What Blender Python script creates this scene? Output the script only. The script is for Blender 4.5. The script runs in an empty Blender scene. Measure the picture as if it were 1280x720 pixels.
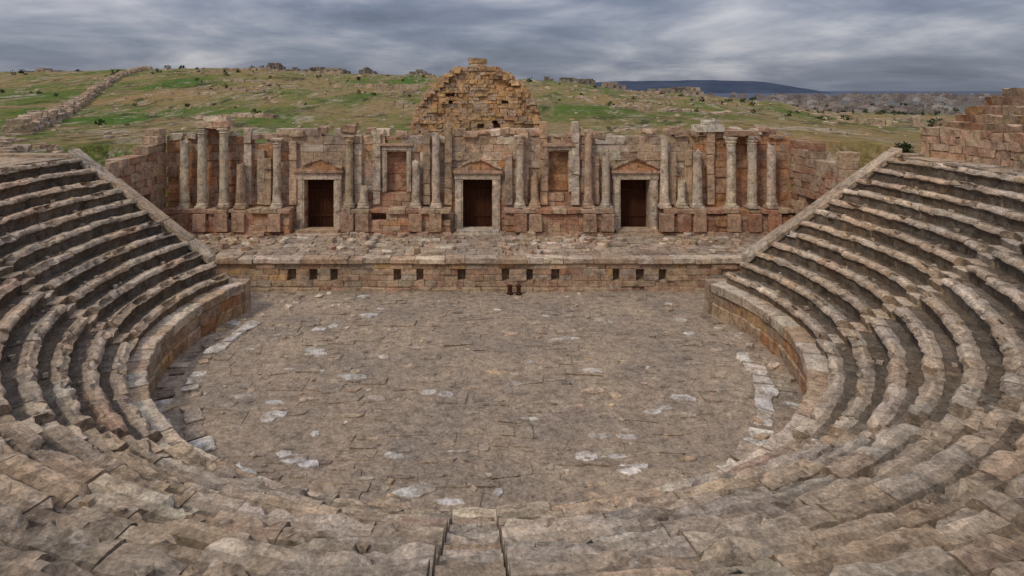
import bpy, math, random
from mathutils import Vector, noise
random.seed(7)
rnd=random.random
def U(a,b): return a+(b-a)*rnd()
def nz(x,y,z=0.0,s=1.0): return noise.noise(Vector((x*s,y*s,z*s)))
def vary(c,a=0.12,h=0.03):
    k=1+U(-a,a)
    return (c[0]*k*(1+U(-h,h)),c[1]*k,c[2]*k*(1+U(-h,h)))
def mulc(c,k): return (c[0]*k,c[1]*k,c[2]*k)

class B:
    # colour = base stone colour, 4th value = tone factor multiplied into it per face
    def __init__(s): s.v=[];s.f=[];s.c=[]
    def face(s,idx,col): s.f.append(tuple(idx)); s.c.append(col if len(col)==4 else (col[0],col[1],col[2],1.0))
    def box(s,o,u,n,x0,x1,y0,y1,z0,z1,col,j=0.0):
        b=len(s.v)
        for z in (z0,z1):
            for (x,y) in ((x0,y0),(x1,y0),(x1,y1),(x0,y1)):
                p=o+u*(x+U(-j,j))+n*(y+U(-j,j)); s.v.append((p.x,p.y,p.z+z+U(-j,j)))
        for q in ((3,2,1,0),(4,5,6,7),(0,1,5,4),(1,2,6,5),(2,3,7,6),(3,0,4,7)):
            s.face([b+i for i in q],col)
    def wbox(s,x0,x1,y0,y1,z0,z1,col,j=0.0):
        s.box(Vector((0,0,0)),Vector((1,0,0)),Vector((0,1,0)),x0,x1,y0,y1,z0,z1,col,j)
    def lathe(s,cx,cy,prof,col,seg=16,nj=0.02,z=0,broken=False):
        b=len(s.v);ph=U(0,6)
        for k,(r,h) in enumerate(prof):
            for i in range(seg):
                a=ph+2*math.pi*i/seg
                rr=r*(1+nj*2*nz(cx*3+math.cos(a)*1.5,cy+math.sin(a)*1.5,h*1.3,1.0))
                hh=h
                if broken and k==len(prof)-1: hh=h+0.45*nz(math.cos(a)+cx,math.sin(a),cy,1.3)
                s.v.append((cx+rr*math.cos(a),cy+rr*math.sin(a),z+hh))
        for k in range(len(prof)-1):
            cc=vary(col,0.08)
            for i in range(seg):
                i2=(i+1)%seg
                s.face((b+k*seg+i,b+k*seg+i2,b+(k+1)*seg+i2,b+(k+1)*seg+i),cc)
        s.face([b+(len(prof)-1)*seg+i for i in range(seg)],col)
    def prism(s,pts,y0,y1,col):
        b=len(s.v);n=len(pts)
        for y in (y0,y1):
            for (x,z) in pts: s.v.append((x,y,z))
        s.face([b+i for i in range(n)],col)
        s.face([b+n+i for i in reversed(range(n))],col)
        for i in range(n):
            k=(i+1)%n
            s.face((b+i,b+n+i,b+n+k,b+k),col)
    def build(s,name,mat,bevel=0.0,parent=None,smooth=0,seg=2):
        me=bpy.data.meshes.new(name); me.from_pydata(s.v,[],s.f)
        at=me.color_attributes.new("Col",'FLOAT_COLOR','CORNER')
        buf=[]
        for f,c in zip(s.f,s.c):
            for _ in f: buf.extend(c)
        at.data.foreach_set("color",buf)
        me.materials.append(mat)
        import bmesh
        bm=bmesh.new(); bm.from_mesh(me); bmesh.ops.recalc_face_normals(bm,faces=bm.faces); bm.to_mesh(me); bm.free()
        if smooth:
            for p in me.polygons: p.use_smooth=True
            try: me.set_sharp_from_angle(angle=math.radians(smooth))
            except Exception: pass
        ob=bpy.data.objects.new(name,me); bpy.context.collection.objects.link(ob)
        if bevel>0:
            m=ob.modifiers.new("Bevel",'BEVEL'); m.width=bevel; m.segments=seg; m.limit_method='ANGLE'; m.angle_limit=math.radians(40)
        if parent: ob.parent=parent
        return ob
def empty(name):
    e=bpy.data.objects.new(name,None); bpy.context.collection.objects.link(e); return e

# ---------------- materials
def nodes(name):
    m=bpy.data.materials.new(name); m.use_nodes=True; nt=m.node_tree
    for n in list(nt.nodes): nt.nodes.remove(n)
    out=nt.nodes.new('ShaderNodeOutputMaterial'); bs=nt.nodes.new('ShaderNodeBsdfPrincipled')
    nt.links.new(bs.outputs[0],out.inputs[0]); bs.inputs['Roughness'].default_value=0.92
    bs.inputs['Specular IOR Level'].default_value=0.1
    return m,nt,bs
def noi(nt,vec,scale,detail=4,rough=0.6,dist=0.0):
    n=nt.nodes.new('ShaderNodeTexNoise'); n.inputs['Scale'].default_value=scale; n.inputs['Detail'].default_value=detail
    n.inputs['Roughness'].default_value=rough; n.inputs['Distortion'].default_value=dist
    if vec is not None: nt.links.new(vec,n.inputs['Vector'])
    return n.outputs['Fac']
def ramp(nt,fac,stops):
    r=nt.nodes.new('ShaderNodeValToRGB'); el=r.color_ramp.elements
    while len(el)<len(stops): el.new(0.5)
    for e,(p,c) in zip(el,stops):
        e.position=p; e.color=(c,c,c,1) if isinstance(c,(int,float)) else (c[0],c[1],c[2],1)
    nt.links.new(fac,r.inputs[0]); return r.outputs[0]
def mix(nt,bt,f,a,b):
    m=nt.nodes.new('ShaderNodeMix'); m.data_type='RGBA'; m.blend_type=bt
    for k,x in ((0,f),(6,a),(7,b)):
        if isinstance(x,(int,float)): m.inputs[k].default_value=x
        elif isinstance(x,tuple): m.inputs[k].default_value=(x[0],x[1],x[2],1)
        else: nt.links.new(x,m.inputs[k])
    return m.outputs[2]
def stone(name,stain=(0.11,0.085,0.065),light=(0.55,0.47,0.37),stainamt=0.6,bump=0.5,fine=18,dust=None,dustr=(0.4,0.62),lightamt=0.5,sc=1.0):
    m,nt,bs=nodes(name)
    tc=nt.nodes.new('ShaderNodeTexCoord').outputs['Object']
    at=nt.nodes.new('ShaderNodeAttribute'); at.attribute_name='Col'; c=at.outputs['Color']
    if dust: c=mix(nt,'MIX',ramp(nt,noi(nt,tc,1.1*sc,5,0.7),[(dustr[0],0.0),(dustr[1],0.85)]),c,dust)
    c=mix(nt,'MULTIPLY',1.0,c,ramp(nt,noi(nt,tc,0.35,2),[(0.3,(0.80,0.82,0.86)),(0.7,(1.22,1.18,1.12))]))
    c=mix(nt,'MULTIPLY',1.0,c,ramp(nt,noi(nt,tc,3.2*sc,6,0.75),[(0.32,0.5),(0.5,1.0),(0.7,1.4)]))
    c=mix(nt,'MIX',ramp(nt,noi(nt,tc,1.9*sc,7,0.78,0.6),[(0.52,0.0),(0.62,stainamt)]),c,stain)
    c=mix(nt,'MIX',ramp(nt,noi(nt,tc,4.7*sc,6,0.75,0.3),[(0.56,0.0),(0.66,lightamt)]),c,light)
    c=mix(nt,'MULTIPLY',1.0,c,ramp(nt,noi(nt,tc,fine,4,0.7),[(0.3,0.6),(0.7,1.35)]))
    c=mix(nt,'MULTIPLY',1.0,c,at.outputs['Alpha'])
    nt.links.new(c,bs.inputs['Base Color'])
    bp=nt.nodes.new('ShaderNodeBump'); bp.inputs['Strength'].default_value=bump; bp.inputs['Distance'].default_value=0.08
    nt.links.new(noi(nt,tc,7,7,0.78),bp.inputs['Height']); nt.links.new(bp.outputs[0],bs.inputs['Normal'])
    return m
M_seat=stone("weathered_limestone",stain=(0.16,0.115,0.08),light=(0.70,0.60,0.48),bump=1.0,dust=(0.50,0.38,0.265),dustr=(0.36,0.62),stainamt=0.7,lightamt=0.6)
M_wall=stone("red_limestone",stain=(0.16,0.09,0.06),light=(0.68,0.54,0.40),stainamt=0.6,bump=0.9,dust=(0.50,0.345,0.23),dustr=(0.45,0.72))
M_pave=stone("paving_stone",stain=(0.19,0.14,0.10),light=(0.52,0.44,0.36),stainamt=0.4,bump=0.7,fine=12,dust=(0.36,0.28,0.20),dustr=(0.30,0.46),lightamt=0.4)
M_rubble=stone("pale_rubble",stain=(0.2,0.155,0.115),light=(0.66,0.58,0.48),stainamt=0.5,bump=0.7,fine=12,dust=(0.38,0.30,0.22),dustr=(0.46,0.6))
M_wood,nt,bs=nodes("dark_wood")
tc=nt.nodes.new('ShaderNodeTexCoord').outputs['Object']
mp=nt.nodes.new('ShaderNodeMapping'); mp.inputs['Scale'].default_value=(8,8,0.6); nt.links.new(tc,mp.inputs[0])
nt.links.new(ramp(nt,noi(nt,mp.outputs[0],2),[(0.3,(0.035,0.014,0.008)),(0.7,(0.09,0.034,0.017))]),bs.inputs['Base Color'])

TAN=(0.50,0.365,0.24); GREY=(0.44,0.355,0.265); PALE=(0.64,0.53,0.40); RED=(0.42,0.215,0.13); ORG=(0.52,0.265,0.125); GOLD=(0.58,0.365,0.17); ROSE=(0.49,0.315,0.21); DARK=(0.14,0.10,0.075)
def pick(*ps):
    t=rnd()*sum(w for _,w in ps)
    for c,w in ps:
        t-=w
        if t<=0: return vary(c,0.14,0.05)
    return vary(ps[-1][0])

# ---------------- cavea
YE=3.9; R0=10.3; RF=10.85; NR=12; RISE=0.43; H0=1.3
def tread(th):
    s=-math.sin(th)
    side=0.58 if math.cos(th)>0 else 0.53
    k=max(0.0,s)**1.6
    return side*(1-k)+0.80*k
def rad(i,th): return RF+i*tread(th) 
HT=H0+NR*RISE
stairs=[math.radians(-90.3),math.radians(-90-38),math.radians(-90+38),math.radians(-90-74),math.radians(-90+74)]
SW=0.78
def ends(r):
    a=math.asin(YE/r); return (-math.pi-a, a)
def row_end(i,off=0):
    rr=rad(i,0.0)+off; rl=rad(i,-math.pi)+off
    return (-math.pi-math.asin(YE/rl), math.asin(YE/rr))
def arc_block(bb,prof,fr,tha,thb,seg,col,cols=None,jr=0.0,nj=0.014,chip=0.0,chipm=(3,4,5,6)):
    b=len(bb.v); n=len(prof); dz=U(-jr,jr); dr=U(-jr,jr); tilt=U(-jr,jr)*0.5
    for k in range(seg+1):
        t=k/seg; th=tha+(thb-tha)*t
        base=fr(th)
        for m,(dx,z) in enumerate(prof):
            r=base+dx+dr; x=r*math.cos(th); y=r*math.sin(th)
            q=nz(x*2.7,y*2.7,z*2.7)*nj*2.2+nz(x*9,y*9,z*9)*nj
            q2=nz(x*2.1+31,y*2.1,z*2.7)*nj*2+nz(x*8+7,y*8,z*9)*nj
            if chip>0 and m in chipm:
                e=max(0.0,nz(x*1.6+9,y*1.6,0)+0.5*nz(x*5,y*5,4)-0.10)*chip
                q+=e*1.0; q2-=e*0.8*(m>=4)
            bb.v.append(((r+q)*math.cos(th),(r+q)*math.sin(th),z+dz+tilt*(t-0.5)*2+q2))
    for k in range(seg):
        v_=1+0.12*nz(tha*40,k*0.7,n)
        for m in range(n):
            m2=(m+1)%n
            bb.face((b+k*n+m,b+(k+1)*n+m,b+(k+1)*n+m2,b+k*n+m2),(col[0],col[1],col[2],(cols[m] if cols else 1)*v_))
    bb.face([b+m for m in range(n)],mulc(col,0.6)); bb.face([b+seg*n+m for m in reversed(range(n))],mulc(col,0.6))
def intervals(a,b,r):
    iv=[(a,b)]
    for s in stairs:
        w=SW/2/r; out=[]
        for (p,q) in iv:
            if s+w<=p or s-w>=q: out.append((p,q))
            else:
                if s-w-p>0.02: out.append((p,s-w))
                if q-s-w>0.02: out.append((s+w,q))
        iv=out
    return iv
theatre=empty("theatre_seating")
S=B()
for i in range(NR):
    h=H0+i*RISE
    a,b=row_end(i,0.3)
    rm=RF+i*0.62
    for (p,q) in intervals(a,b,rm):
        th=p
        while th<q-1e-4:
            L=U(0.6,2.2)/rm
            e=th+L
            if q-e<0.6/rm: e=q
            t=tread((th+e)/2)
            col=pick((TAN,5),(GREY,6),(PALE,3),(ROSE,0.8))
            wear=U(0,0.04) if rnd()<0.7 else U(0.04,0.14)
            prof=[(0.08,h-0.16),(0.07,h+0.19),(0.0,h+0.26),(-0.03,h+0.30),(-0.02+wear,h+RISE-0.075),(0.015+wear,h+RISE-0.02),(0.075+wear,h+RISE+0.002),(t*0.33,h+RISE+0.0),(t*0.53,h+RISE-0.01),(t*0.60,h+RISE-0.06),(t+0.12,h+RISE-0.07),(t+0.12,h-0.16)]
            cols=[0.40,0.45,0.65,0.9,1.15,1.28,1.16,0.86,0.55,0.42,0.38,0.4]  # tone along the profile: darker riser and foot channel, brighter nose
            g=0.010/rm*U(0.2,2.0)
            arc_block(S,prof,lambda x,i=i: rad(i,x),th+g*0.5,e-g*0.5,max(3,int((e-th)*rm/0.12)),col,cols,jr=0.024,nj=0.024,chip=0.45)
            th=e
    for s in stairs:
        if not(a<s<b): continue
        w=SW/2/rm
        for k in range(2):
            hh=h+(k+1)*RISE/2
            t=tread(s)
            prof=[(k*t/2,h-0.16),(k*t/2-0.01,hh-0.02),(k*t/2+0.02,hh),((k+1)*t/2+0.08,hh-0.005),((k+1)*t/2+0.08,h-0.16)]
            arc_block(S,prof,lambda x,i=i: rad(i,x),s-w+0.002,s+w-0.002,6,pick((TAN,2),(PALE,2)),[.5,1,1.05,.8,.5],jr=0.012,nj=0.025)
a,b=row_end(NR,1.0)
for j in range(4):
    rm=19+j*0.9; th=a
    while th<b:
        e=min(b,th+U(0.6,1.5)/rm)
        col=pick((TAN,3),(GREY,4),(PALE,2),(ROSE,0.6))
        arc_block(S,[(0.9*j+0.08*(j==0),HT-0.3),(0.9*j+0.01,HT-0.0),(0.9*j+0.88,HT-0.0),(0.9*j+0.88,HT-0.3)],lambda x: rad(NR,x),th+0.0006,e-0.0006,4,col,None,jr=0.03,nj=0.02)
        th=e
# loose stones on the steps
for k in range(420):
    i=random.randrange(NR); th=U(-math.pi-0.2,0.2); rr=rad(i,th)+tread(th)*U(0.3,0.95); hh=H0+(i+1)*RISE-0.03
    if rr*math.sin(th)>YE-0.1: continue
    s=U(0.02,0.08); q=U(0,3)
    S.box(Vector((rr*math.cos(th),rr*math.sin(th),hh)),Vector((math.cos(q),math.sin(q),0)),Vector((-math.sin(q),math.cos(q),0)),-s,s,-s*0.7,s*0.7,-0.03,s*U(0.5,1.1),pick((TAN,2),(PALE,2),(GREY,2)),s*0.3)
S.build("seat_rows",M_seat,bevel=0.016,parent=theatre,seg=1,smooth=38)
F=B(); N=200
a0=-math.pi-0.36;b0=0.36
prev=None
for k in range(N+1):
    th=a0+(b0-a0)*k/N
    row=[]
    for (r,z) in ((R0+0.35,1.0),(RF+0.15,H0-0.12),(rad(NR,th)+0.05,HT-0.42),(rad(NR,th)+3.4,HT-0.35)):
        y=r*math.sin(th); x=r*math.cos(th)
        if y>YE-0.05:
            y=YE-0.05; x=math.copysign(math.sqrt(max(r*r-y*y,0)),x)
        row.append(len(F.v)); F.v.append((x,y,z))
    if prev:
        for m in range(3): F.face((prev[m],row[m],row[m+1],prev[m+1]),mulc(DARK,0.7))
    prev=row
F.build("rubble_core",M_seat,parent=theatre)
P=B()
a,b=ends(R0+0.25)
for c in range(3):
    z0=[-0.1,0.45,0.95][c]; z1=[0.45,0.95,H0][c]
    th=a
    while th<b:
        e=th+U(0.7,1.5)/R0
        if b-e<0.05: e=b
        off=[0.06,0.1,0.0][c]; 
        col=pick((TAN,3),(ROSE,2),(GOLD,2.5),(ORG,0.8)) if c<2 else pick((TAN,2),(PALE,3))
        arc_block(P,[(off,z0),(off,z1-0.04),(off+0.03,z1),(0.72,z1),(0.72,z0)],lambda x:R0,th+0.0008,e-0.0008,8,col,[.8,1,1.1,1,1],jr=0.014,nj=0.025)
        th=e
P.build("podium_wall",M_wall,bevel=0.014,parent=theatre,seg=1)
E=B()
for sg,side in ((1,0.0),(-1,-math.pi)):
    Y0=YE-0.02;Y1=YE+0.62
    def X(i): 
        r=rad(i,side); return math.sqrt(r*r-YE*YE)
    pts=[(sg*9.55,-0.2),(sg*9.55,H0-0.02),(sg*X(2),H0+0.02),(sg*X(2),H0+2*RISE+0.18),(sg*X(NR),HT+0.12),(sg*(X(NR)+3.2),HT+0.12),(sg*(X(NR)+3.2),-0.2)]
    E.prism(pts,Y0+0.05,Y1-0.05,mulc(TAN,0.8))
    x=X(2)-0.2; xe=X(NR)+0.1
    def zt(x): return H0+2*RISE+0.2+(x-X(2))*(HT-0.06-H0-2*RISE)/(X(NR)-X(2))
    while x<xe:
        x2=min(xe,x+U(0.7,1.3)); c=pick((PALE,4),(TAN,3),(ROSE,0.6)); j=U(-0.05,0.04)
        E.prism([(sg*x,zt(x)-0.12+j),(sg*x,zt(x)+0.14+j),(sg*(x2-0.02),zt(x2)+0.14+j),(sg*(x2-0.02),zt(x2)-0.12+j)],Y0-0.06+U(-.06,.06),Y1+U(0,0.04),c)
        x=x2
    for c in range(13):
        z=-0.1+c*0.5
        x=9.6
        while x<X(NR)+3:
            x2=x+U(0.6,1.3)
            if z+0.5<zt(x)-0.1 or x>X(NR): 
                lo,hi=sorted((sg*x,sg*(x2-0.015)))
                if z+0.5<HT+0.1: E.wbox(lo,hi,Y1-0.08,Y1+U(0.0,0.03),z,z+0.485,pick((TAN,3),(ROSE,2)),0.006)
            x=x2
E.build("end_wall",M_seat,bevel=0.03,parent=theatre)
Up=B()
rb=lambda x: rad(NR,x)+1.3
def upend(off,lo):
    r=rad(NR,0)+1.3+off; return (lo, math.asin(min(0.95,(YE+0.5)/r)))
for c in range(4):
    lo,hi=upend(0,-1.0); th=lo
    while th<hi:
        e=min(hi,th+U(0.4,1.0)/19)
        arc_block(Up,[(0.0,HT-0.05+c*0.32),(0.0,HT-0.05+(c+1)*0.32-0.01),(0.7,HT-0.05+(c+1)*0.32-0.01),(0.7,HT-0.05+c*0.32)],rb,th+0.0006,e-0.0006,3,pick((ROSE,3),(TAN,3),(RED,0.6)),None,jr=0.03,nj=0.03)
        th=e
for i in range(8):
    lo,hi=upend(0.6+i*0.55,-1.0+U(0,0.06)); hi-=U(0,0.03)+0.012*(i%2); th=lo; h=HT+1.1+i*0.34
    while th<hi:
        e=min(hi,th+U(0.5,1.2)/21)
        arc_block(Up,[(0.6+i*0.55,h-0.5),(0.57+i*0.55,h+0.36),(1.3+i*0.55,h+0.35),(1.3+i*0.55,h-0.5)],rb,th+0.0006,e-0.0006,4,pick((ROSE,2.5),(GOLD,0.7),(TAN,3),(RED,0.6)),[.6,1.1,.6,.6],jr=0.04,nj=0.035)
        th=e
prof=[(0.3,HT-0.4),(0.3,HT+1.0),(0.9,HT+1.1),(0.9+8*0.55,HT+1.1+8*0.34-0.2),(7.2,HT+1.1+8*0.34-0.1),(7.2,3.0),(0.6,3.0)]
lo,hi=upend(0,-1.0)
arc_block(Up,prof,rb,lo+0.01,0.145,20,mulc(TAN,0.7),None,0,0.01)
Up.build("upper_seat_rows",M_wall,bevel=0.015,parent=theatre,seg=1)

# ---------------- orchestra floor
orch=empty("orchestra_floor")
O=B()
st=0.22; nx=int(28/st); ny=int(17.6/st)
idx={}
for j in range(ny+1):
    for i in range(nx+1):
        x=-14+i*st; y=-10.65+j*st
        if j==ny: y=6.95
        if (y<3.2 and math.hypot(x,y)>10.75): continue
        idx[(i,j)]=len(O.v); O.v.append((x,y,-0.004+0.035*nz(x,y,0,0.5)+0.03*nz(x,y,5,1.6)))
for j in range(ny):
    for i in range(nx):
        k=[(i,j),(i+1,j),(i+1,j+1),(i,j+1)]
        if all(q in idx for q in k): O.face([idx[q] for q in k],(0.35,0.27,0.195))
y=-9.2
while y<6.85:
    dy=U(0.35,0.7); 
    if y+dy>6.85: dy=6.87-y
    x=-13+U(0,0.5)
    while x<13:
        dx=U(0.4,1.2); xc=x+dx/2; yc=y+dy/2
        r=math.hypot(xc,yc)
        ok=(r<8.9) if yc<2.6 else (abs(xc)<9.0 or (yc>4.7 and abs(xc)<13))
        if ok and rnd()>0.12:
            col=pick(((0.37,0.29,0.215),6),((0.43,0.345,0.26),3),((0.30,0.23,0.165),3))
            b0_=len(O.v)
            zz_=U(-0.02,0.02)
            O.wbox(x+0.01,x+dx-0.01,y+0.01,y+dy-0.01,zz_-0.12,zz_,col,0.05)
            for k in range(b0_,len(O.v)):
                vx,vy,vz=O.v[k]; O.v[k]=(vx+0.3*nz(vx,vy,3,0.6)+0.12*nz(vx,vy,3,2),vy+0.5*nz(vx,vy,9,0.45)+0.12*nz(vx,vy,8,2),vz)
        x+=dx
    y+=dy
O.build("paving",M_pave,bevel=0.03,parent=orch)
Pr=B()
PL=(0.66,0.60,0.52)
def patch(x,y,sx,sy,z=0.03,col=None):
    nseg=random.choice((4,5,5,6)); b=len(Pr.v); ph=U(-.3,.3)+math.pi/4
    ring=[]
    for k in range(nseg):
        a=ph+2*math.pi*k/nseg; r=U(0.85,1.15); ring.append((x+sx*r*math.cos(a),y+sy*r*math.sin(a)))
    for (q,w) in ring: Pr.v.append((q,w,-0.08))
    for (q,w) in ring: Pr.v.append((x+(q-x)*0.95,y+(w-y)*0.95,z+U(-.008,.008)))
    c=col or vary(PL,0.12)
    Pr.face([b+nseg+k for k in range(nseg)],c)
    for k in range(nseg): Pr.face((b+k,b+(k+1)%nseg,b+nseg+(k+1)%nseg,b+nseg+k),c)
for rr,w,pz in ((9.0,0.62,0.05),(9.72,0.6,0.02)):
    th=-math.pi-0.32
    while th<0.32:
        e=th+U(0.45,1.3)/rr
        if rnd()<0.8:
            light=rnd()<(0.75 if rr<9.5 else 0.2)
            if math.sin(th)<-0.75: light=light and rnd()<0.6
            col=vary(PL) if light else pick(((0.40,0.32,0.24),3),((0.24,0.18,0.13),3))
            arc_block(Pr,[(0,-0.12),(0,pz),(w*U(0.6,1),pz-0.01),(w*0.8,-0.12)],lambda x:rr,th+0.006,e-0.006,5,col,None,0.025,0.06)
        th=e
for (px,py) in ((730,463),(818,512),(768,546),(748,568),(850,498),(505,570),(545,492),(400,410),(395,440),(800,585),(705,425),(640,480),(470,395),(860,400),(450,470),(520,610),(330,520),(370,575)):
    d=800*9.3/(py-110); x=(px-597)/800*d; y=d-22.5
    for q in range(2): patch(x+U(-.4,.4),y+U(-.2,.2),U(0.2,0.5),U(0.12,0.26),0.035)
for k in range(200):
    a=U(0,6.28); r=8.6*rnd()**0.5; x=r*math.cos(a); yy=r*math.sin(a)
    patch(x,yy,U(0.1,0.4),U(0.07,0.25),0.03,pick((PL,0.6),(TAN,2),(GREY,2),((0.26,0.2,0.15),1)))
for k in range(300):
    a=U(0,6.28); r=10.1*rnd()**0.35; x=r*math.cos(a); yy=r*math.sin(a)
    if yy>6.6: continue
    s=U(0.03,0.10) if r<9 else U(0.05,0.2); q=U(0,3)
    Pr.box(Vector((x,yy,0)),Vector((math.cos(q),math.sin(q),0)),Vector((-math.sin(q),math.cos(q),0)),-s,s,-s*0.7,s*0.7,-0.04,s*U(0.3,0.8),pick((TAN,2),(PALE,1),(GREY,2)),s*0.3)
Pr.build("kerb_and_pale_slabs",M_rubble,bevel=0.02,parent=orch)
for px in (1.45,1.85):
    b_=B(); b_.lathe(px,6.35,[(0.15,-0.02),(0.15,0.08),(0.10,0.12),(0.095,0.32),(0.13,0.36),(0.12,0.43)],mulc(DARK,0.6),12); b_.build("stone_post",M_wood)

# ---------------- masonry helper
def masonry(bb,org,u,n,L,z0,ztop,course,bl,thick,holes,palette,j=0.012,prot=0.03,tj=0.2):
    z=z0; c=0
    zmax=max(ztop(x*L/40) for x in range(41))+0.3
    while z<zmax:
        ch=course*(U(0.85,1.15) if tj>0 else 1.0)
        iv=[(0.0,L)]
        for (hx0,hx1,hz0,hz1) in holes:
            if hz0<z+ch*0.5<hz1:
                out=[]
                for (p,q) in iv:
                    if hx1<=p or hx0>=q: out.append((p,q))
                    else:
                        if hx0-p>0.03: out.append((p,hx0))
                        if q-hx1>0.03: out.append((hx1,q))
                iv=out
        for (p,q) in iv:
            x=p
            while x<q-1e-3:
                x2=x+U(*bl)
                if q-x2<bl[0]*0.5: x2=q
                if z+ch*0.5<ztop((x+x2)/2)+U(-tj,tj):
                    pr=U(-prot,prot)
                    if rnd()<0.07: pr-=prot*2.5
                    bb.box(org,u,n,x+0.003,x2-0.003,-thick,pr,z+0.002,z+ch-0.002,palette(z,(x+x2)/2),j)
                x=x2
        z+=ch; c+=1
VX=Vector((1,0,0)); VY=Vector((0,1,0)); O0=Vector((0,0,0))

# ---------------- stage platform
stage=empty("stage_platform")
ST=1.5; SF=6.95
Q=B()
cpx=[365,392,418,497,525,577,632,662,694,770,800,828]
holes=[]
for p in cpx:
    xx=(p-597)/27.1+13.3; w_=U(0.14,0.2); holes.append((xx-w_,xx+w_,0.42,1.08))
masonry(Q,Vector((-13.3,SF,0)),VX,-VY,26.6,-0.1,lambda x:1.24,0.27,(0.5,1.1),0.4,holes,lambda z,x: pick((TAN,4),(ROSE,3),(GREY,2),(GOLD,1),(RED,0.4)),0.012,0.025,0)
x=-13.35
while x<13.3:
    x2=min(13.35,x+U(0.6,1.5)); Q.wbox(x+0.006,x2-0.006,SF-0.12+U(-.06,.06),SF+0.55,1.255,ST+U(-0.05,0.03),pick((TAN,4),(PALE,2.5),(ROSE,0.6)),0.015); x=x2
x=-13.35
while x<13.3:
    x2=min(13.35,x+U(0.6,1.5))
    if rnd()<0.85: Q.wbox(x+0.006,x2-0.006,SF-0.13+U(-.05,.02),SF+0.2,-0.1,0.14+U(-.05,.02),pick((TAN,3),(ROSE,2)),0.02)
    x=x2
Q.wbox(-13.28,13.28,SF+0.36,SF+0.6,-0.1,1.25,mulc(TAN,0.45))
for sg in (-1,1):
    Q.wbox(*sorted((sg*13.28,sg*12.9)),SF+0.62,13.2,-0.1,ST-0.1,TAN)
    Q.wbox(*sorted((sg*13.35,sg*17.2)),SF+0.6,13.2,-0.1,ST-0.03,ROSE)
    masonry(Q,Vector((13.4 if sg>0 else -17.2,SF+0.5,0)),VX,-VY,3.8,-0.1,lambda x:1.5,0.4,(0.5,1.0),0.4,[],lambda z,x: pick((ROSE,3),(RED,1),(TAN,2)))
Q.build("platform_front",M_wall,bevel=0.022,parent=stage)
Fl=B()
y=SF+0.56
while y<12.2:
    dy=U(0.3,0.65); x=-16.8
    while x<16.8:
        dx=U(0.3,1.0)
        col=pick(((0.40,0.29,0.20),5),((0.47,0.36,0.255),3),((0.28,0.195,0.135),2),((0.62,0.52,0.40),1.2))
        Fl.wbox(x+0.01,x+dx-0.01,y+0.01,y+dy-0.01,1.2,ST+U(-0.05,0.03),col,0.04)
        x+=dx
    y+=dy
Fl.wbox(-16.9,16.9,SF+0.6,13.0,1.1,1.42,mulc(TAN,0.5))
for k in range(260):
    x=U(-16,16);yy=U(9.6,11.3) if rnd()<0.7 else U(7.6,10); s=U(0.06,0.24)
    if min(abs(x),abs(x-8.55),abs(x+8.55))<1 : continue
    a=U(0,3); Fl.box(Vector((x,yy,ST)),Vector((math.cos(a),math.sin(a),0)),Vector((-math.sin(a),math.cos(a),0)),-s,s,-s*0.7,s*0.7,-0.05,s*U(0.5,1.2),pick((PALE,2),(TAN,2),(ROSE,2)),s*0.25)
Fl.build("platform_floor",M_rubble,bevel=0.025,parent=stage)

# ---------------- stage wall
sw=empty("stage_building")
W=B(); WY=12.3
DX=[-8.6,0.0,8.55]
holes=[(d-0.8+16.9,d+0.8+16.9,1.4,4.35) for d in DX]+[(-4.95+16.9,-3.85+16.9,3.7,6.0),(3.85+16.9,4.95+16.9,3.7,6.0)]
def top(x):
    X=x-16.9
    t=6.75+0.35*nz(X*0.45,2.2)+0.4*nz(X*1.3,5.5)
    if abs(X+4.4)<1.2 or abs(X-4.4)<1.2: t=max(t,6.6)
    return t
def wpal(z,x):
    X=x-16.9
    if abs(X)>11.9: return pick((ORG,4),(ROSE,3),(RED,1.5))
    n_=nz(X*0.5,z*0.5,4)
    if z<3.3: return pick((RED,2),(ROSE,3),(TAN,1))
    if n_>0.14: return pick((ROSE,3),(ORG,1.2),(GOLD,1.2),(TAN,2))
    return pick((GREY,3),(TAN,4),(PALE,2.5),(ROSE,1.2))
masonry(W,Vector((-16.9,WY,0)),VX,-VY,33.8,1.4,top,0.44,(0.5,1.3),0.9,holes,wpal,0.012,0.03)
for cx in (-4.4,4.4):
    W.wbox(cx-0.6,cx+0.6,WY+0.45,WY+0.85,3.6,6.05,ORG)
    for k in range(5):
        W.wbox(cx-0.54,cx+0.54,WY+0.38,WY+0.46,3.7+k*0.46,3.7+(k+1)*0.46-0.012,pick((mulc(ORG,0.8),3),(RED,2)),0.008)
W.build("wall_masonry",M_wall,bevel=0.02,parent=sw)
T=B()
def frame(cx,w,z0,z1,j,lt,col,yf=WY-0.12):
    for sg in (-1,1):
        a_,b_=sorted((cx+sg*w,cx+sg*(w+j)))
        zs=z0
        while zs<z1-0.01:
            ze=min(z1,zs+U(0.7,1.3)); 
            if z1-ze<0.4: ze=z1
            T.wbox(a_,b_,yf+U(-.015,.015),WY+0.5,zs,ze-0.006,vary(col,0.12),0.012)
            T.wbox(a_+0.08,b_-0.08,yf-0.04,yf+0.1,zs+0.01,ze-0.015,vary(col,0.12),0.01)
            zs=ze
    T.wbox(cx-w-j-0.03,cx+w+j+0.03,yf-0.045,WY+0.5,z1+0.003,z1+lt,vary(col,0.08),0.02)
    T.wbox(cx-w-j-0.12,cx+w+j+0.12,yf-0.16,WY+0.3,z1+lt+0.003,z1+lt+0.14,vary(ROSE,0.1),0.025)
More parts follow.
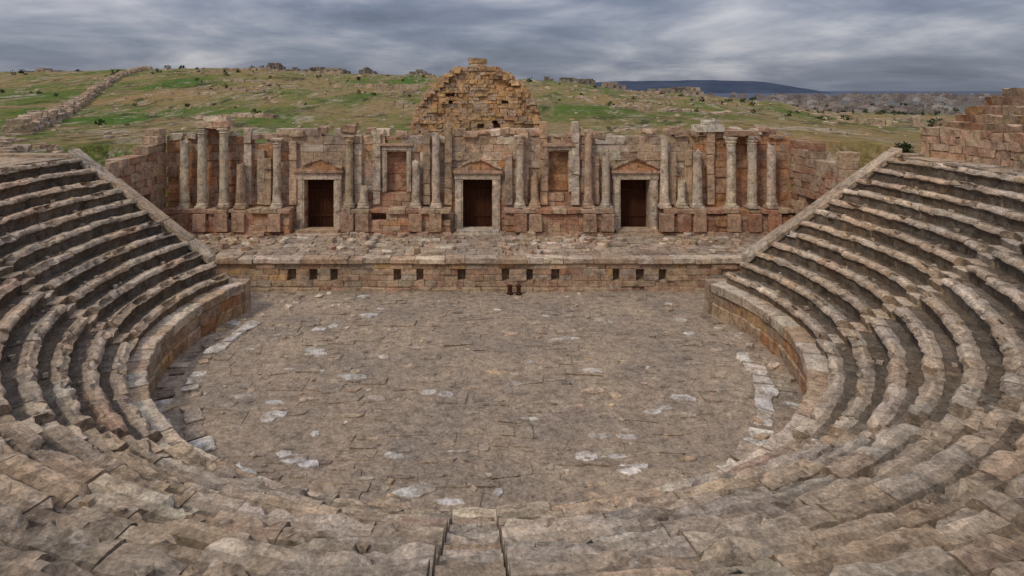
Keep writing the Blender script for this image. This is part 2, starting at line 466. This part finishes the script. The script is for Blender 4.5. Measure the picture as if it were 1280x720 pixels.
for d in DX:
    z1=4.35
    frame(d,0.8,1.45,z1,0.42,0.36,PALE)
    zb=z1+0.36+0.145
    hw=1.3; 
    x=-hw
    while x<hw-0.05:
        x2=min(hw,x+U(0.35,0.6)); za=0.06+0.56*(1-abs(x)/hw)+U(-.05,.02); zc=0.06+0.56*(1-abs(x2)/hw)+U(-.05,.02)
        T.prism([(d+x+0.005,zb),(d+x2-0.005,zb),(d+x2-0.005,zb+zc),(d+x+0.005,zb+za)],WY-0.14+U(-.03,.03),WY+0.2,pick((ORG,2),(ROSE,1)))
        if rnd()<0.8:
            T.prism([(d+x+0.005,zb+za+0.01),(d+x2-0.005,zb+zc+0.01),(d+x2-0.005,zb+zc+0.12),(d+x+0.005,zb+za+0.12)],WY-0.25+U(-.03,.03),WY,pick((ROSE,2),(TAN,2)))
        x=x2
    for k in range(2):
        T.wbox(d-1.3+0.15*k,d+1.3-0.15*k,11.35+k*0.32,WY+0.3,ST-0.05,ST+0.06+k*0.14,pick((TAN,1),(PALE,1)),0.02)
for cx in (-4.4,4.4): frame(cx,0.55,3.7,5.95,0.22,0.22,PALE,yf=WY-0.08)
T.build("door_frames",M_wall,bevel=0.022,parent=sw)
D=B()
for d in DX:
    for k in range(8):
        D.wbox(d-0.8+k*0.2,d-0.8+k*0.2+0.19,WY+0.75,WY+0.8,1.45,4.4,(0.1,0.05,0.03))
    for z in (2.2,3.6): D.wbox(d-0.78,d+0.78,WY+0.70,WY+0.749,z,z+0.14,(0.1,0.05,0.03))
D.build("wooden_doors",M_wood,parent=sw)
Pd=B(); PY=11.5
segs=[(-16.8,-10.0),(-7.2,-1.45),(1.45,7.15),(9.95,16.8)]
for (xa,xb) in segs:
    L=xb-xa
    masonry(Pd,Vector((xa,PY,0)),VX,-VY,L,1.66,lambda x:2.62,0.33,(0.5,1.0),0.75,[],lambda z,x: pick((RED,3),(ROSE,3),(ORG,1.5),(TAN,1)),0.014,0.03)
    for (z0,z1,pr,cc) in ((1.4,1.68,0.13,ROSE),(2.66,2.9,0.14,TAN)):
        x=xa-0.05
        while x<xb:
            x2=min(xb+0.05,x+U(0.5,1.3))
            if rnd()>0.22: Pd.wbox(x+0.005,x2-0.005,PY-pr+U(-.04,.04),WY-0.06,z0,z1+U(-.04,.03),pick((cc,3),(ROSE,1),(RED,1)),0.025)
            else: Pd.wbox(x+0.005,x2-0.005,PY+0.03,WY-0.06,z0,z1-0.06,pick((cc,3),(RED,1)),0.025)
            x=x2
cols=[]
def px2x(p): return (p-597)/23.2
small=[(347,6.6,1),(437,6.75,1),(455,3.9,0),(520,5.4,0),(545,6.8,0),(650,6.75,1),(668,4.6,0),(735,6.85,0),(757,5.6,0),(830,6.6,0),(851,4.3,0)]
for p,zt_,f in small: cols.append((px2x(p),zt_,0.21,11.9,f))
for p,zt_,f in ((233,6.4,0),(255,7.15,1),(282,7.2,1),(303,5.2,0),(870,5.9,0),(912,6.7,1),(938,6.75,1),(962,6.3,0)): cols.append((px2x(p),zt_,0.25,11.78,f))
C=B()
for (x,zt_,r,cy,full) in cols:
    if any(a_-0.05<x<b_+0.05 for a_,b_ in segs):
        Pd.wbox(x-0.34,x+0.34,PY-0.2,PY+0.2,1.7,2.64,pick((RED,1),(ROSE,2)),0.025)
    zb=2.9
    c=pick((PALE,6),(TAN,2))
    C.wbox(x-0.31,x+0.31,cy-0.31,cy+0.31,zb,zb+0.12,c,0.02)
    hh=zt_-zb
    prof=[(0.30,0.12),(0.31,0.18),(0.29,0.24),(0.25,0.28),(0.26,0.33),(r*1.05,0.40)]
    shaft_top=hh-0.45 if full else hh
    n_=8
    for k in range(1,n_+1):
        t=k/n_; prof.append((r*(1.03-0.14*t),0.40+(shaft_top-0.40)*t))
    if full: prof+=[(r,shaft_top+0.03),(r*0.95,shaft_top+0.1),(r*1.2,shaft_top+0.18),(r*1.1,shaft_top+0.22),(r*1.32,shaft_top+0.38)]
    C.lathe(x,cy,prof,c,16,0.08,zb,broken=not full)
    if full: C.wbox(x-0.28,x+0.28,cy-0.28,cy+0.28,zb+shaft_top+0.37,zb+shaft_top+0.46,vary(c),0.05)
C.wbox(px2x(249),px2x(270),11.5,12.3,7.19,7.5,vary(TAN),0.04)
C.wbox(px2x(270.5),px2x(290),11.5,12.3,7.22,7.55,vary(ROSE),0.04)
C.wbox(px2x(258),px2x(286),11.55,12.3,7.56,7.78,vary(PALE),0.05)
C.wbox(px2x(906),px2x(943),11.5,12.3,6.79,7.05,vary(ROSE),0.04)
C.wbox(px2x(872),px2x(906),12.0,12.9,6.95,7.32,(0.74,0.68,0.54),0.06)
C.wbox(px2x(882),px2x(901),12.1,12.8,7.33,7.53,(0.70,0.65,0.52),0.06)
Pd.build("wall_podium",M_wall,bevel=0.025,parent=sw)
C.build("columns",M_wall,bevel=0.02,parent=sw,smooth=38)
Pi=B()
for p in (308,325,333,365,380,447,470,480,512,533,560,636,656,680,720,745,768,822,842,862,890):
    x=px2x(p); z=3.0; zt_=U(5.0,7.0); c0=pick((PALE,4),(TAN,2),(ROSE,1),(GREY,1))
    if any(abs(x-d)<1.35 for d in DX) or min(abs(x-4.4),abs(x+4.4))<0.75: continue
    while z<zt_:
        h=U(0.45,1.1); Pi.wbox(x-0.2,x+0.2,WY-0.2+U(-.04,.04),WY+0.2,z,z+h-0.006,vary(c0,0.12),0.025); z+=h
for k in range(46):
    X_=U(-16.5,16.5); tt=top(X_+16.9)
    s=U(0.15,0.4); Pi.wbox(X_-s,X_+s,WY-0.1+U(-.1,.1),WY+0.6,tt-0.1,tt+U(0.05,0.3),pick((TAN,3),(PALE,2),(ROSE,2)),0.06)
Pi.build("pilasters",M_wall,bevel=0.025,parent=sw)
Rm=B()
masonry(Rm,Vector((-16.9,13.9,0)),VX,-VY,33.8,-0.1,lambda x:6.1+0.6*nz(x*0.5,8.8),0.5,(0.6,1.4),0.65,[],lambda z,x: pick((TAN,2),(ROSE,2)))
for sg in (-1,1):
    n=Vector((-sg,0,0)); u=VY
    tf=(lambda x: 5.9+0.07*x+0.6*nz(x,3)) if sg>0 else (lambda x: 5.4+0.25*x+0.6*nz(x,7))
    masonry(Rm,Vector((sg*16.9,7.2,0)),u,n,5.1,1.4,tf,0.4,(0.4,1.0),0.8,[(2.0,3.4,1.4,3.9)],lambda z,x: pick((ROSE,3),(RED,1.0),(TAN,3)),0.02,0.05)
    Rm.wbox(*sorted((sg*17.8,sg*18.3)),8,12,0,4.2,RED)
    x0=16.9 if sg>0 else -22.0
    tf2=(lambda x: 6.0-0.25*x+0.5*nz(x,3)) if sg>0 else (lambda x: 4.8+0.25*x+0.4*nz(x,6))
    masonry(Rm,Vector((x0,6.9,0)),VX,-VY,5.1,-0.1,tf2,0.4,(0.4,1.0),0.8,[(1.2,2.6,-0.2,2.6)] if sg>0 else [(2.5,3.9,-0.2,2.6)],lambda z,x: pick((ROSE,2),(TAN,4),(GREY,1)),0.025,0.06)
    Rm.wbox(*sorted((sg*17.8,sg*21.9)),8.0,13.5,-0.1,4.6,mulc(TAN,0.8))
    for k in range(60):
        X_=sg*U(17.3,21.8); Y=U(7.2,13.3); s=U(0.15,0.4); a=U(0,3)
        Rm.box(Vector((X_,Y,4.6)),Vector((math.cos(a),math.sin(a),0)),Vector((-math.sin(a),math.cos(a),0)),-s,s,-s*.7,s*.7,-0.05,s*U(.5,1.6),pick((TAN,3),(ROSE,2),(GREY,1)),s*0.2)
Rm.build("side_wing_walls",M_wall,bevel=0.025,parent=sw)
# ---------------- gable ruin
G=B()
def ghw(z):
    ks=[(4,3.75),(7.2,3.6),(8.0,3.35),(8.9,2.9),(9.5,2.35),(10.0,1.75),(10.35,1.15),(10.9,0.75)]
    for (a_,va),(b_,vb) in zip(ks,ks[1:]):
        if z<=b_: return va+(vb-va)*(z-a_)/(b_-a_)
    return 0.8
z=4.5
while z<10.5:
    t=max(0,(z-6.4)/4.2)
    ch=U(0.16,0.27)
    for dd in range(3):
        hw=ghw(z)+0.2*nz(z*1.3,dd,1)
        xl=-hw+U(-0.15,0.15)+dd*0.1; xr=hw+U(-0.15,0.15)-dd*0.1+0.25*nz(z*1.1,7); x=xl
        while x<xr-0.1:
            x2=min(xr,x+U(0.18,0.6)); c=pick((GOLD,6),(TAN,2.5),(ORG,0.4)); 
            if rnd()<0.97: G.wbox(x+0.003,x2-0.003,14.3+dd*0.65+U(-.08,.07)+t*0.4+0.25*nz(x*0.8,z*0.8,2),14.98+dd*0.65+t*0.4,z,z+ch-0.003,c,0.03)
            x=x2
    z+=ch
zt_=z
for k in range(2):
    G.wbox(-0.48+U(-.1,.1),0.45+U(-.1,.1),14.75+U(-.05,.05),15.4,zt_,zt_+0.18,pick((GOLD,2),(TAN,1)),0.05); zt_+=0.185
G.wbox(-0.52,0.5,14.7,15.45,zt_,zt_+0.14,TAN,0.06)
for k in range(320):
    t=rnd(); zz_=6.6+3.8*t; sd=random.choice((-1,1)); X_=sd*(ghw(zz_)+U(-.2,.15)); s=U(0.08,0.22)
    G.wbox(X_-s,X_+s,14.3+U(0,1),15+U(0,.7),zz_-s,zz_+s*0.6,pick((GOLD,3),(TAN,2)),s*0.3)
G.build("ruined_gable_wall",M_wall,bevel=0.03)

# ---------------- terrain
CAMY=-22.5
def sst(t): t=max(0,min(1,t)); return t*t*(3-2*t)
def ridge(u):
    ks=[(-3,0.03),(-0.75,0.020),(-0.5,0.028),(-0.1,0.020),(0.1,0.008),(0.3,-0.008),(0.45,-0.024),(0.56,-0.05),(3,-0.06)]
    for (a,va),(b,vb) in zip(ks,ks[1:]):
        if u<=b: return va+(vb-va)*sst((max(u,a)-a)/(b-a))
    return -0.06
def ground(x,y):
    d=y-CAMY; D=max(math.hypot(x,d),1)
    u=x/max(d,1.0) if d>1 else (3 if x>0 else -3)
    near=5.7+0.5*nz(x,y,0,0.03)
    if d<=1: far_=9.0
    else: far_=9.3+ridge(u)*250
    z=near+(far_-near)*sst((max(d,0)-50)/200 if d>0 else (-d)/150)
    z+= (1.9*nz(x,y,0,0.022)+0.7*nz(x,y,2,0.07)+0.3*nz(x,y,2,0.2))*sst((D-35)/60)
    z2=-14+ 6*nz(x,y,0,0.002)
    z=z+(z2-z)*sst((D-290)/400)
    r=math.hypot(x,y); th=math.atan2(y,x)
    if th>math.pi/2: th-=2*math.pi
    RO=rad(NR,th)+0.3
    m=sst((r-RO)/1.8) if y<4 else 1.0
    if y<0: z=min(z,6.05) if r<40 else z
    rx=max(abs(x)-22.5,0); ry=max(y-16,0) 
    if -1<y: 
        m2=sst(max(rx,ry)/2.5); m=min(m,m2) if y>=4 else m
    return -0.35+(z+0.35)*m if m<1 else z
n=340; Sx=5000; aa=0.04
def sp(i): s=-1+2*i/n; return Sx*(aa*s+(1-aa)*math.copysign(abs(s)**5,s))
xs=[sp(i) for i in range(n+1)]
me=bpy.data.meshes.new("ground")
vs=[(x,y+2,ground(x,y+2)) for y in xs for x in xs]
fs=[(j*(n+1)+i,j*(n+1)+i+1,(j+1)*(n+1)+i+1,(j+1)*(n+1)+i) for j in range(n) for i in range(n)]
me.from_pydata(vs,[],fs)
for p in me.polygons: p.use_smooth=True
g=bpy.data.objects.new("ground",me); bpy.context.collection.objects.link(g)
m,nt,bs=nodes("grassy_hillside")
tc=nt.nodes.new('ShaderNodeTexCoord').outputs['Object']
mp=nt.nodes.new('ShaderNodeMapping'); mp.inputs['Scale'].default_value=(1.0,0.4,1.0); nt.links.new(tc,mp.inputs[0]); tv=mp.outputs[0]
c=ramp(nt,noi(nt,tv,0.04,6,0.65,0.5),[(0.36,(0.34,0.21,0.09)),(0.45,(0.27,0.205,0.075)),(0.53,(0.155,0.17,0.04)),(0.64,(0.08,0.15,0.02))])
c=mix(nt,'MIX',ramp(nt,noi(nt,tv,0.12,6,0.72),[(0.49,0.0),(0.57,0.8)]),c,(0.33,0.225,0.11))
c=mix(nt,'MIX',ramp(nt,noi(nt,tv,0.30,7,0.8),[(0.54,0.0),(0.62,0.85)]),c,(0.47,0.38,0.28))
c=mix(nt,'MIX',ramp(nt,noi(nt,tv,0.24,7,0.82,1),[(0.53,0.0),(0.60,0.85)]),c,(0.055,0.058,0.02))
c=mix(nt,'MULTIPLY',1.0,c,ramp(nt,noi(nt,tc,1.6,6,0.8),[(0.3,0.5),(0.7,1.45)]))
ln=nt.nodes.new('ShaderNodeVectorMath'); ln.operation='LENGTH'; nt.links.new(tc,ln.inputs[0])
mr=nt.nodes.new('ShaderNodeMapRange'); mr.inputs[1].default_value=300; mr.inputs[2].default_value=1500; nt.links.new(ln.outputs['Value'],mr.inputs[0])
c=mix(nt,'MIX',mr.outputs[0],c,(0.10,0.12,0.16))  # ground fades to blue-grey with distance, aerial haze put into its colour
nt.links.new(c,bs.inputs['Base Color'])
bp=nt.nodes.new('ShaderNodeBump'); bp.inputs['Strength'].default_value=0.8; bp.inputs['Distance'].default_value=0.6
nt.links.new(noi(nt,tc,0.9,6,0.75),bp.inputs['Height']); nt.links.new(bp.outputs[0],bs.inputs['Normal'])
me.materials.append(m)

def plainmat(name,c1,c2,scale):
    m,nt,bs=nodes(name); tc=nt.nodes.new('ShaderNodeTexCoord').outputs['Object']
    nt.links.new(ramp(nt,noi(nt,tc,scale,6,0.65),[(0.35,c1),(0.65,c2)]),bs.inputs['Base Color']); return m
M_hill=plainmat("hazy_blue_hills",(0.035,0.05,0.085),(0.065,0.08,0.12),0.006)  # blue-grey aerial haze painted into the hills' base colour
hv=[];hf=[];K=200
def hz(x,d):
    p=597+x/d*800
    e=-6
    e+=15*math.exp(-((p-880)/75)**2)+10*math.exp(-((p-780)/55)**2)+8*math.exp(-((p-965)/45)**2)+8*math.exp(-((p-695)/50)**2)+3*math.exp(-((p-600)/300)**2)
    e+=1.6*nz(p*0.02,d*0.001)+0.8*nz(p*0.08,3)
    return 9.3+e*d/800
D0=3300
for j,(dy,k) in enumerate(((-700,0.0),(-450,0.35),(-200,0.75),(0,1.0),(300,0.8))):
    for i in range(K+1):
        x=-4500+9000*i/K; zz=hz(x,D0)
        hv.append((x,D0+CAMY+dy,-45+(zz+45)*k+(5*nz(x*0.006,dy*0.01) if 0<k<1 else 0)))
for j in range(4):
    for i in range(K): hf.append((j*(K+1)+i,j*(K+1)+i+1,(j+1)*(K+1)+i+1,(j+1)*(K+1)+i))
hm=bpy.data.meshes.new("distant_hills"); hm.from_pydata(hv,[],hf)
for p in hm.polygons: p.use_smooth=True
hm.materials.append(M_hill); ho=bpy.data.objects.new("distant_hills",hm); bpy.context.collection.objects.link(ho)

Tn=B()
def put(px,d): 
    x=(px-597)/800*d; y=d+CAMY; return x,y,ground(x,y)
for k in range(640):
    px=U(960,1330) if k<560 else U(680,960); d=U(430,1700)
    x,y,z=put(px,d); s=d/800
    w=U(4,10)*s; h=U(2,6)*s; dd=U(6,10)
    c=pick(((0.36,0.31,0.29),3),((0.25,0.20,0.19),3),((0.50,0.47,0.44),1.3),((0.14,0.13,0.14),3))
    Tn.wbox(x-w/2,x+w/2,y,y+dd,z-2,z+h,c)
    Tn.wbox(x-w*0.15,x+w*0.15,y+1,y+dd*0.7,z+h,z+h+1.2*s,mulc(c,0.8))
    if w>5: 
        for q in range(3):
            Tn.wbox(x-w/2+w*(0.15+q*0.28),x-w/2+w*(0.27+q*0.28),y-0.1,y+0.1,z+h*0.5,z+h*0.75,(0.05,0.05,0.06))
Tn.build("distant_town",M_rubble)
Rg=B()
for k in range(46):
    px=random.choice((U(-10,150),U(330,540),U(330,540),U(680,900))); w=U(1.5,7); h=U(1.2,3.2)
    x,y,z=put(px,U(235,275)); cc=pick((GREY,1),((0.26,0.22,0.2),2),((0.16,0.14,0.13),1.5))
    Rg.wbox(x-w/2,x+w/2,y,y+5,z-1,z+h*0.7,cc)
    Rg.wbox(x-w/2+0.1,x+w*U(-0.1,0.4),y-0.1,y+5.1,z+h*0.7,z+h*0.7+U(0.2,0.9),mulc(cc,0.8))
    for q in range(2): Rg.wbox(x-w*0.3+q*w*0.35,x-w*0.15+q*w*0.35,y-0.05,y+0.1,z+h*0.25,z+h*0.6,(0.05,0.05,0.06))
Rg.build("ridge_houses",M_rubble)
Fr=B()
for k in range(1500):
    d=45+215*rnd()**1.1; px=U(-60,1340)
    x,y,z=put(px,d)
    if nz(x,y,11,0.035)<-0.05: continue
    s=U(0.1,0.45)*(0.6+d/170)
    a=U(0,3)
    Fr.box(Vector((x,y,z)),Vector((math.cos(a),math.sin(a),0)),Vector((-math.sin(a),math.cos(a),0)),-s,s*U(0.5,1),-s*0.6,s*0.6,-0.3,s*U(0.2,0.6),pick((GREY,2),(TAN,3),(PALE,1)),s*0.25)
for k in range(36):
    d=U(60,240); px=random.choice((U(180,520),U(700,1100),U(700,1100))); x,y,z=put(px,d); L=U(5,16); a=U(-0.35,0.35); hh=U(0.3,1.0)
    q=0
    while q<L:
        w=U(0.4,1.3); xx=x+q*math.cos(a); yy=y+q*math.sin(a); zz=ground(xx,yy)
        if rnd()<0.7: Fr.box(Vector((xx,yy,zz)),Vector((math.cos(a),math.sin(a),0)),Vector((-math.sin(a),math.cos(a),0)),0,w,-0.5,0.5,-0.4,hh*U(0.4,1.1),pick((GREY,2),(TAN,3),(ROSE,1)),0.1)
        q+=w
Fr.build("scattered_ruin_stones",M_seat)
Bw=B()
pa=[(20,48),(62,68),(105,105),(150,165),(190,255)]
P3=[put(p,d) for p,d in pa]
for (a_,b_) in zip(P3,P3[1:]):
    va=Vector((a_[0],a_[1],0)); vb=Vector((b_[0],b_[1],0)); L=(vb-va).length; u=(vb-va).normalized(); nn=Vector((-u.y,u.x,0))
    q=0
    while q<L:
        w=U(0.5,1.3); p=va+u*q; zz=ground(p.x,p.y)
        for c in range(3):
            if c<2 or rnd()<0.5:
                Bw.box(Vector((p.x,p.y,zz)),u,nn,0,w-0.03,-0.9+0.15*c+U(-.2,.2),0.9-0.15*c+U(-.2,.2),-0.4+c*0.5,0.2+c*0.5+U(-.15,.15),pick((ROSE,1),(TAN,4),(GREY,3)),0.1)
        q+=w
Bw.build("boundary_wall",M_seat,bevel=0.04)
Ru=B()
for k in range(620):
    th=U(math.radians(150),math.radians(200)); r=U(20.2,38); x=r*math.cos(th); y=r*math.sin(th)+2
    if y>3 and x>-23: continue
    z=ground(x,y); s=U(0.12,0.45); a=U(0,3)
    Ru.box(Vector((x,y,z)),Vector((math.cos(a),math.sin(a),0)),Vector((-math.sin(a),math.cos(a),0)),-s,s,-s*0.7,s*0.7,-0.3,s*U(0.4,1.0),pick((GREY,2),(TAN,3),(ROSE,2)),s*0.2)
Ru.build("fallen_masonry_blocks",M_seat,bevel=0.03)

M_leaf=plainmat("leaves",(0.028,0.042,0.015),(0.07,0.085,0.03),3.0)
M_bark=plainmat("bark",(0.06,0.045,0.03),(0.1,0.08,0.06),5.0)
def clump(bb,c,R,nleaf,ls,flat=0.75):
    for _ in range(nleaf):
        v=Vector((random.gauss(0,1),random.gauss(0,1),random.gauss(0,1))).normalized()*R*(rnd()**0.4)
        v.z*=flat; k=0.75+0.5*nz(v.x*2/R+c.x,v.y*2/R,v.z*2/R); p=c+v*k
        a=Vector((U(-1,1),U(-1,1),U(-1,1))).normalized()*ls; b=Vector((U(-1,1),U(-1,1),U(-1,1))).normalized()*ls
        i=len(bb.v); bb.v+= [tuple(p-a),tuple(p+b),tuple(p+a),tuple(p-b)]; bb.face((i,i+1,i+2,i+3),(0.05,0.07,0.02))
Dt=B()
for k in range(420):
    d=U(220,900) if k<240 else U(60,240)
    px=random.choice((U(560,1200),U(980,1180),U(-20,540)))
    x,y,z=put(px,d); s=U(0.5,1.6)*(d/220 if d>150 else 0.45)
    clump(Dt,Vector((x,y,z+s*0.5)),s,36,s*0.22,0.8)
Dt.build("distant_trees",M_leaf)
bush=empty("green_shrub"); Lb=B()
bx,by=(1128-597)/800*31,31+CAMY; bz=max(ground(bx,by),5.6)
for k in range(9): clump(Lb,Vector((bx+U(-.45,.45),by+U(-.3,.3),bz+0.35+U(0,.6))),U(0.25,0.45),170,0.05)
Lb.build("leaves",M_leaf,parent=bush)
St=B()
for k in range(5): St.lathe(bx+U(-.2,.2),by+U(-.2,.2),[(0.03,-0.4),(0.025,0.3),(0.01,0.7)],(0.08,0.06,0.04),6,0.0,bz)
St.build("stems",M_bark,parent=bush)

# ---------------- world / light
w=bpy.data.worlds.new("World"); bpy.context.scene.world=w; w.use_nodes=True; nt=w.node_tree
for n_ in list(nt.nodes): nt.nodes.remove(n_)
out=nt.nodes.new('ShaderNodeOutputWorld'); bg=nt.nodes.new('ShaderNodeBackground'); nt.links.new(bg.outputs[0],out.inputs[0])
bg.inputs[1].default_value=0.12
EL=math.radians(48); AZ=math.radians(222)
sky=nt.nodes.new('ShaderNodeTexSky'); sky.sky_type='NISHITA'; sky.sun_disc=False; sky.sun_elevation=EL; sky.sun_rotation=AZ
tc=nt.nodes.new('ShaderNodeTexCoord').outputs['Generated']
sep=nt.nodes.new('ShaderNodeSeparateXYZ'); nt.links.new(tc,sep.inputs[0])
def math_(op,a,b=None):
    m=nt.nodes.new('ShaderNodeMath'); m.operation=op
    for k,x in enumerate((a,b)):
        if x is None: continue
        if isinstance(x,(int,float)): m.inputs[k].default_value=x
        else: nt.links.new(x,m.inputs[k])
    return m.outputs[0]
# cloud layer with some vertical relief so that it reads as billows near the horizon
cb=nt.nodes.new('ShaderNodeCombineXYZ')
zz=math_('ADD',math_('MAXIMUM',sep.outputs[2],0.0),0.22)
nt.links.new(math_('DIVIDE',sep.outputs[0],zz),cb.inputs[0]); nt.links.new(math_('DIVIDE',sep.outputs[1],zz),cb.inputs[1]); nt.links.new(math_('MULTIPLY',sep.outputs[2],7.0),cb.inputs[2])
n1=noi(nt,cb.outputs[0],1.05,7,0.56,0.25)
cl=ramp(nt,n1,[(0.33,(0.85,1.0,1.42)),(0.45,(1.35,1.52,2.05)),(0.54,(2.1,2.22,2.7)),(0.68,(3.9,3.85,4.1))])
zen=math_('ADD',1.0,math_('MULTIPLY',math_('MAXIMUM',sep.outputs[2],0.0),2.1))
vm=nt.nodes.new('ShaderNodeVectorMath'); vm.operation='SCALE'; nt.links.new(cl,vm.inputs[0]); nt.links.new(zen,vm.inputs['Scale'])
c=mix(nt,'MIX',0.92,sky.outputs[0],vm.outputs[0])
nt.links.new(c,bg.inputs[0])
sl=bpy.data.lights.new("sun",'SUN'); sl.energy=1.5; sl.angle=math.radians(10); sl.color=(1.0,0.89,0.75)
so=bpy.data.objects.new("sun",sl); bpy.context.collection.objects.link(so)
sd=Vector((math.sin(AZ)*math.cos(EL),math.cos(AZ)*math.cos(EL),math.sin(EL)))
so.rotation_euler=sd.to_track_quat('Z','Y').to_euler()
cd=bpy.data.cameras.new("camera"); cd.lens=22.5; cd.sensor_width=36; cd.clip_end=20000; cd.clip_start=0.1
cd.shift_x=0.0336; cd.shift_y=-0.195
co=bpy.data.objects.new("camera",cd); bpy.context.collection.objects.link(co)
co.location=(0,CAMY,9.3); co.rotation_euler=(math.radians(90),0,0)
sc=bpy.context.scene; sc.camera=co
sc.view_settings.view_transform='Standard'; sc.view_settings.look='None'; sc.view_settings.exposure=0
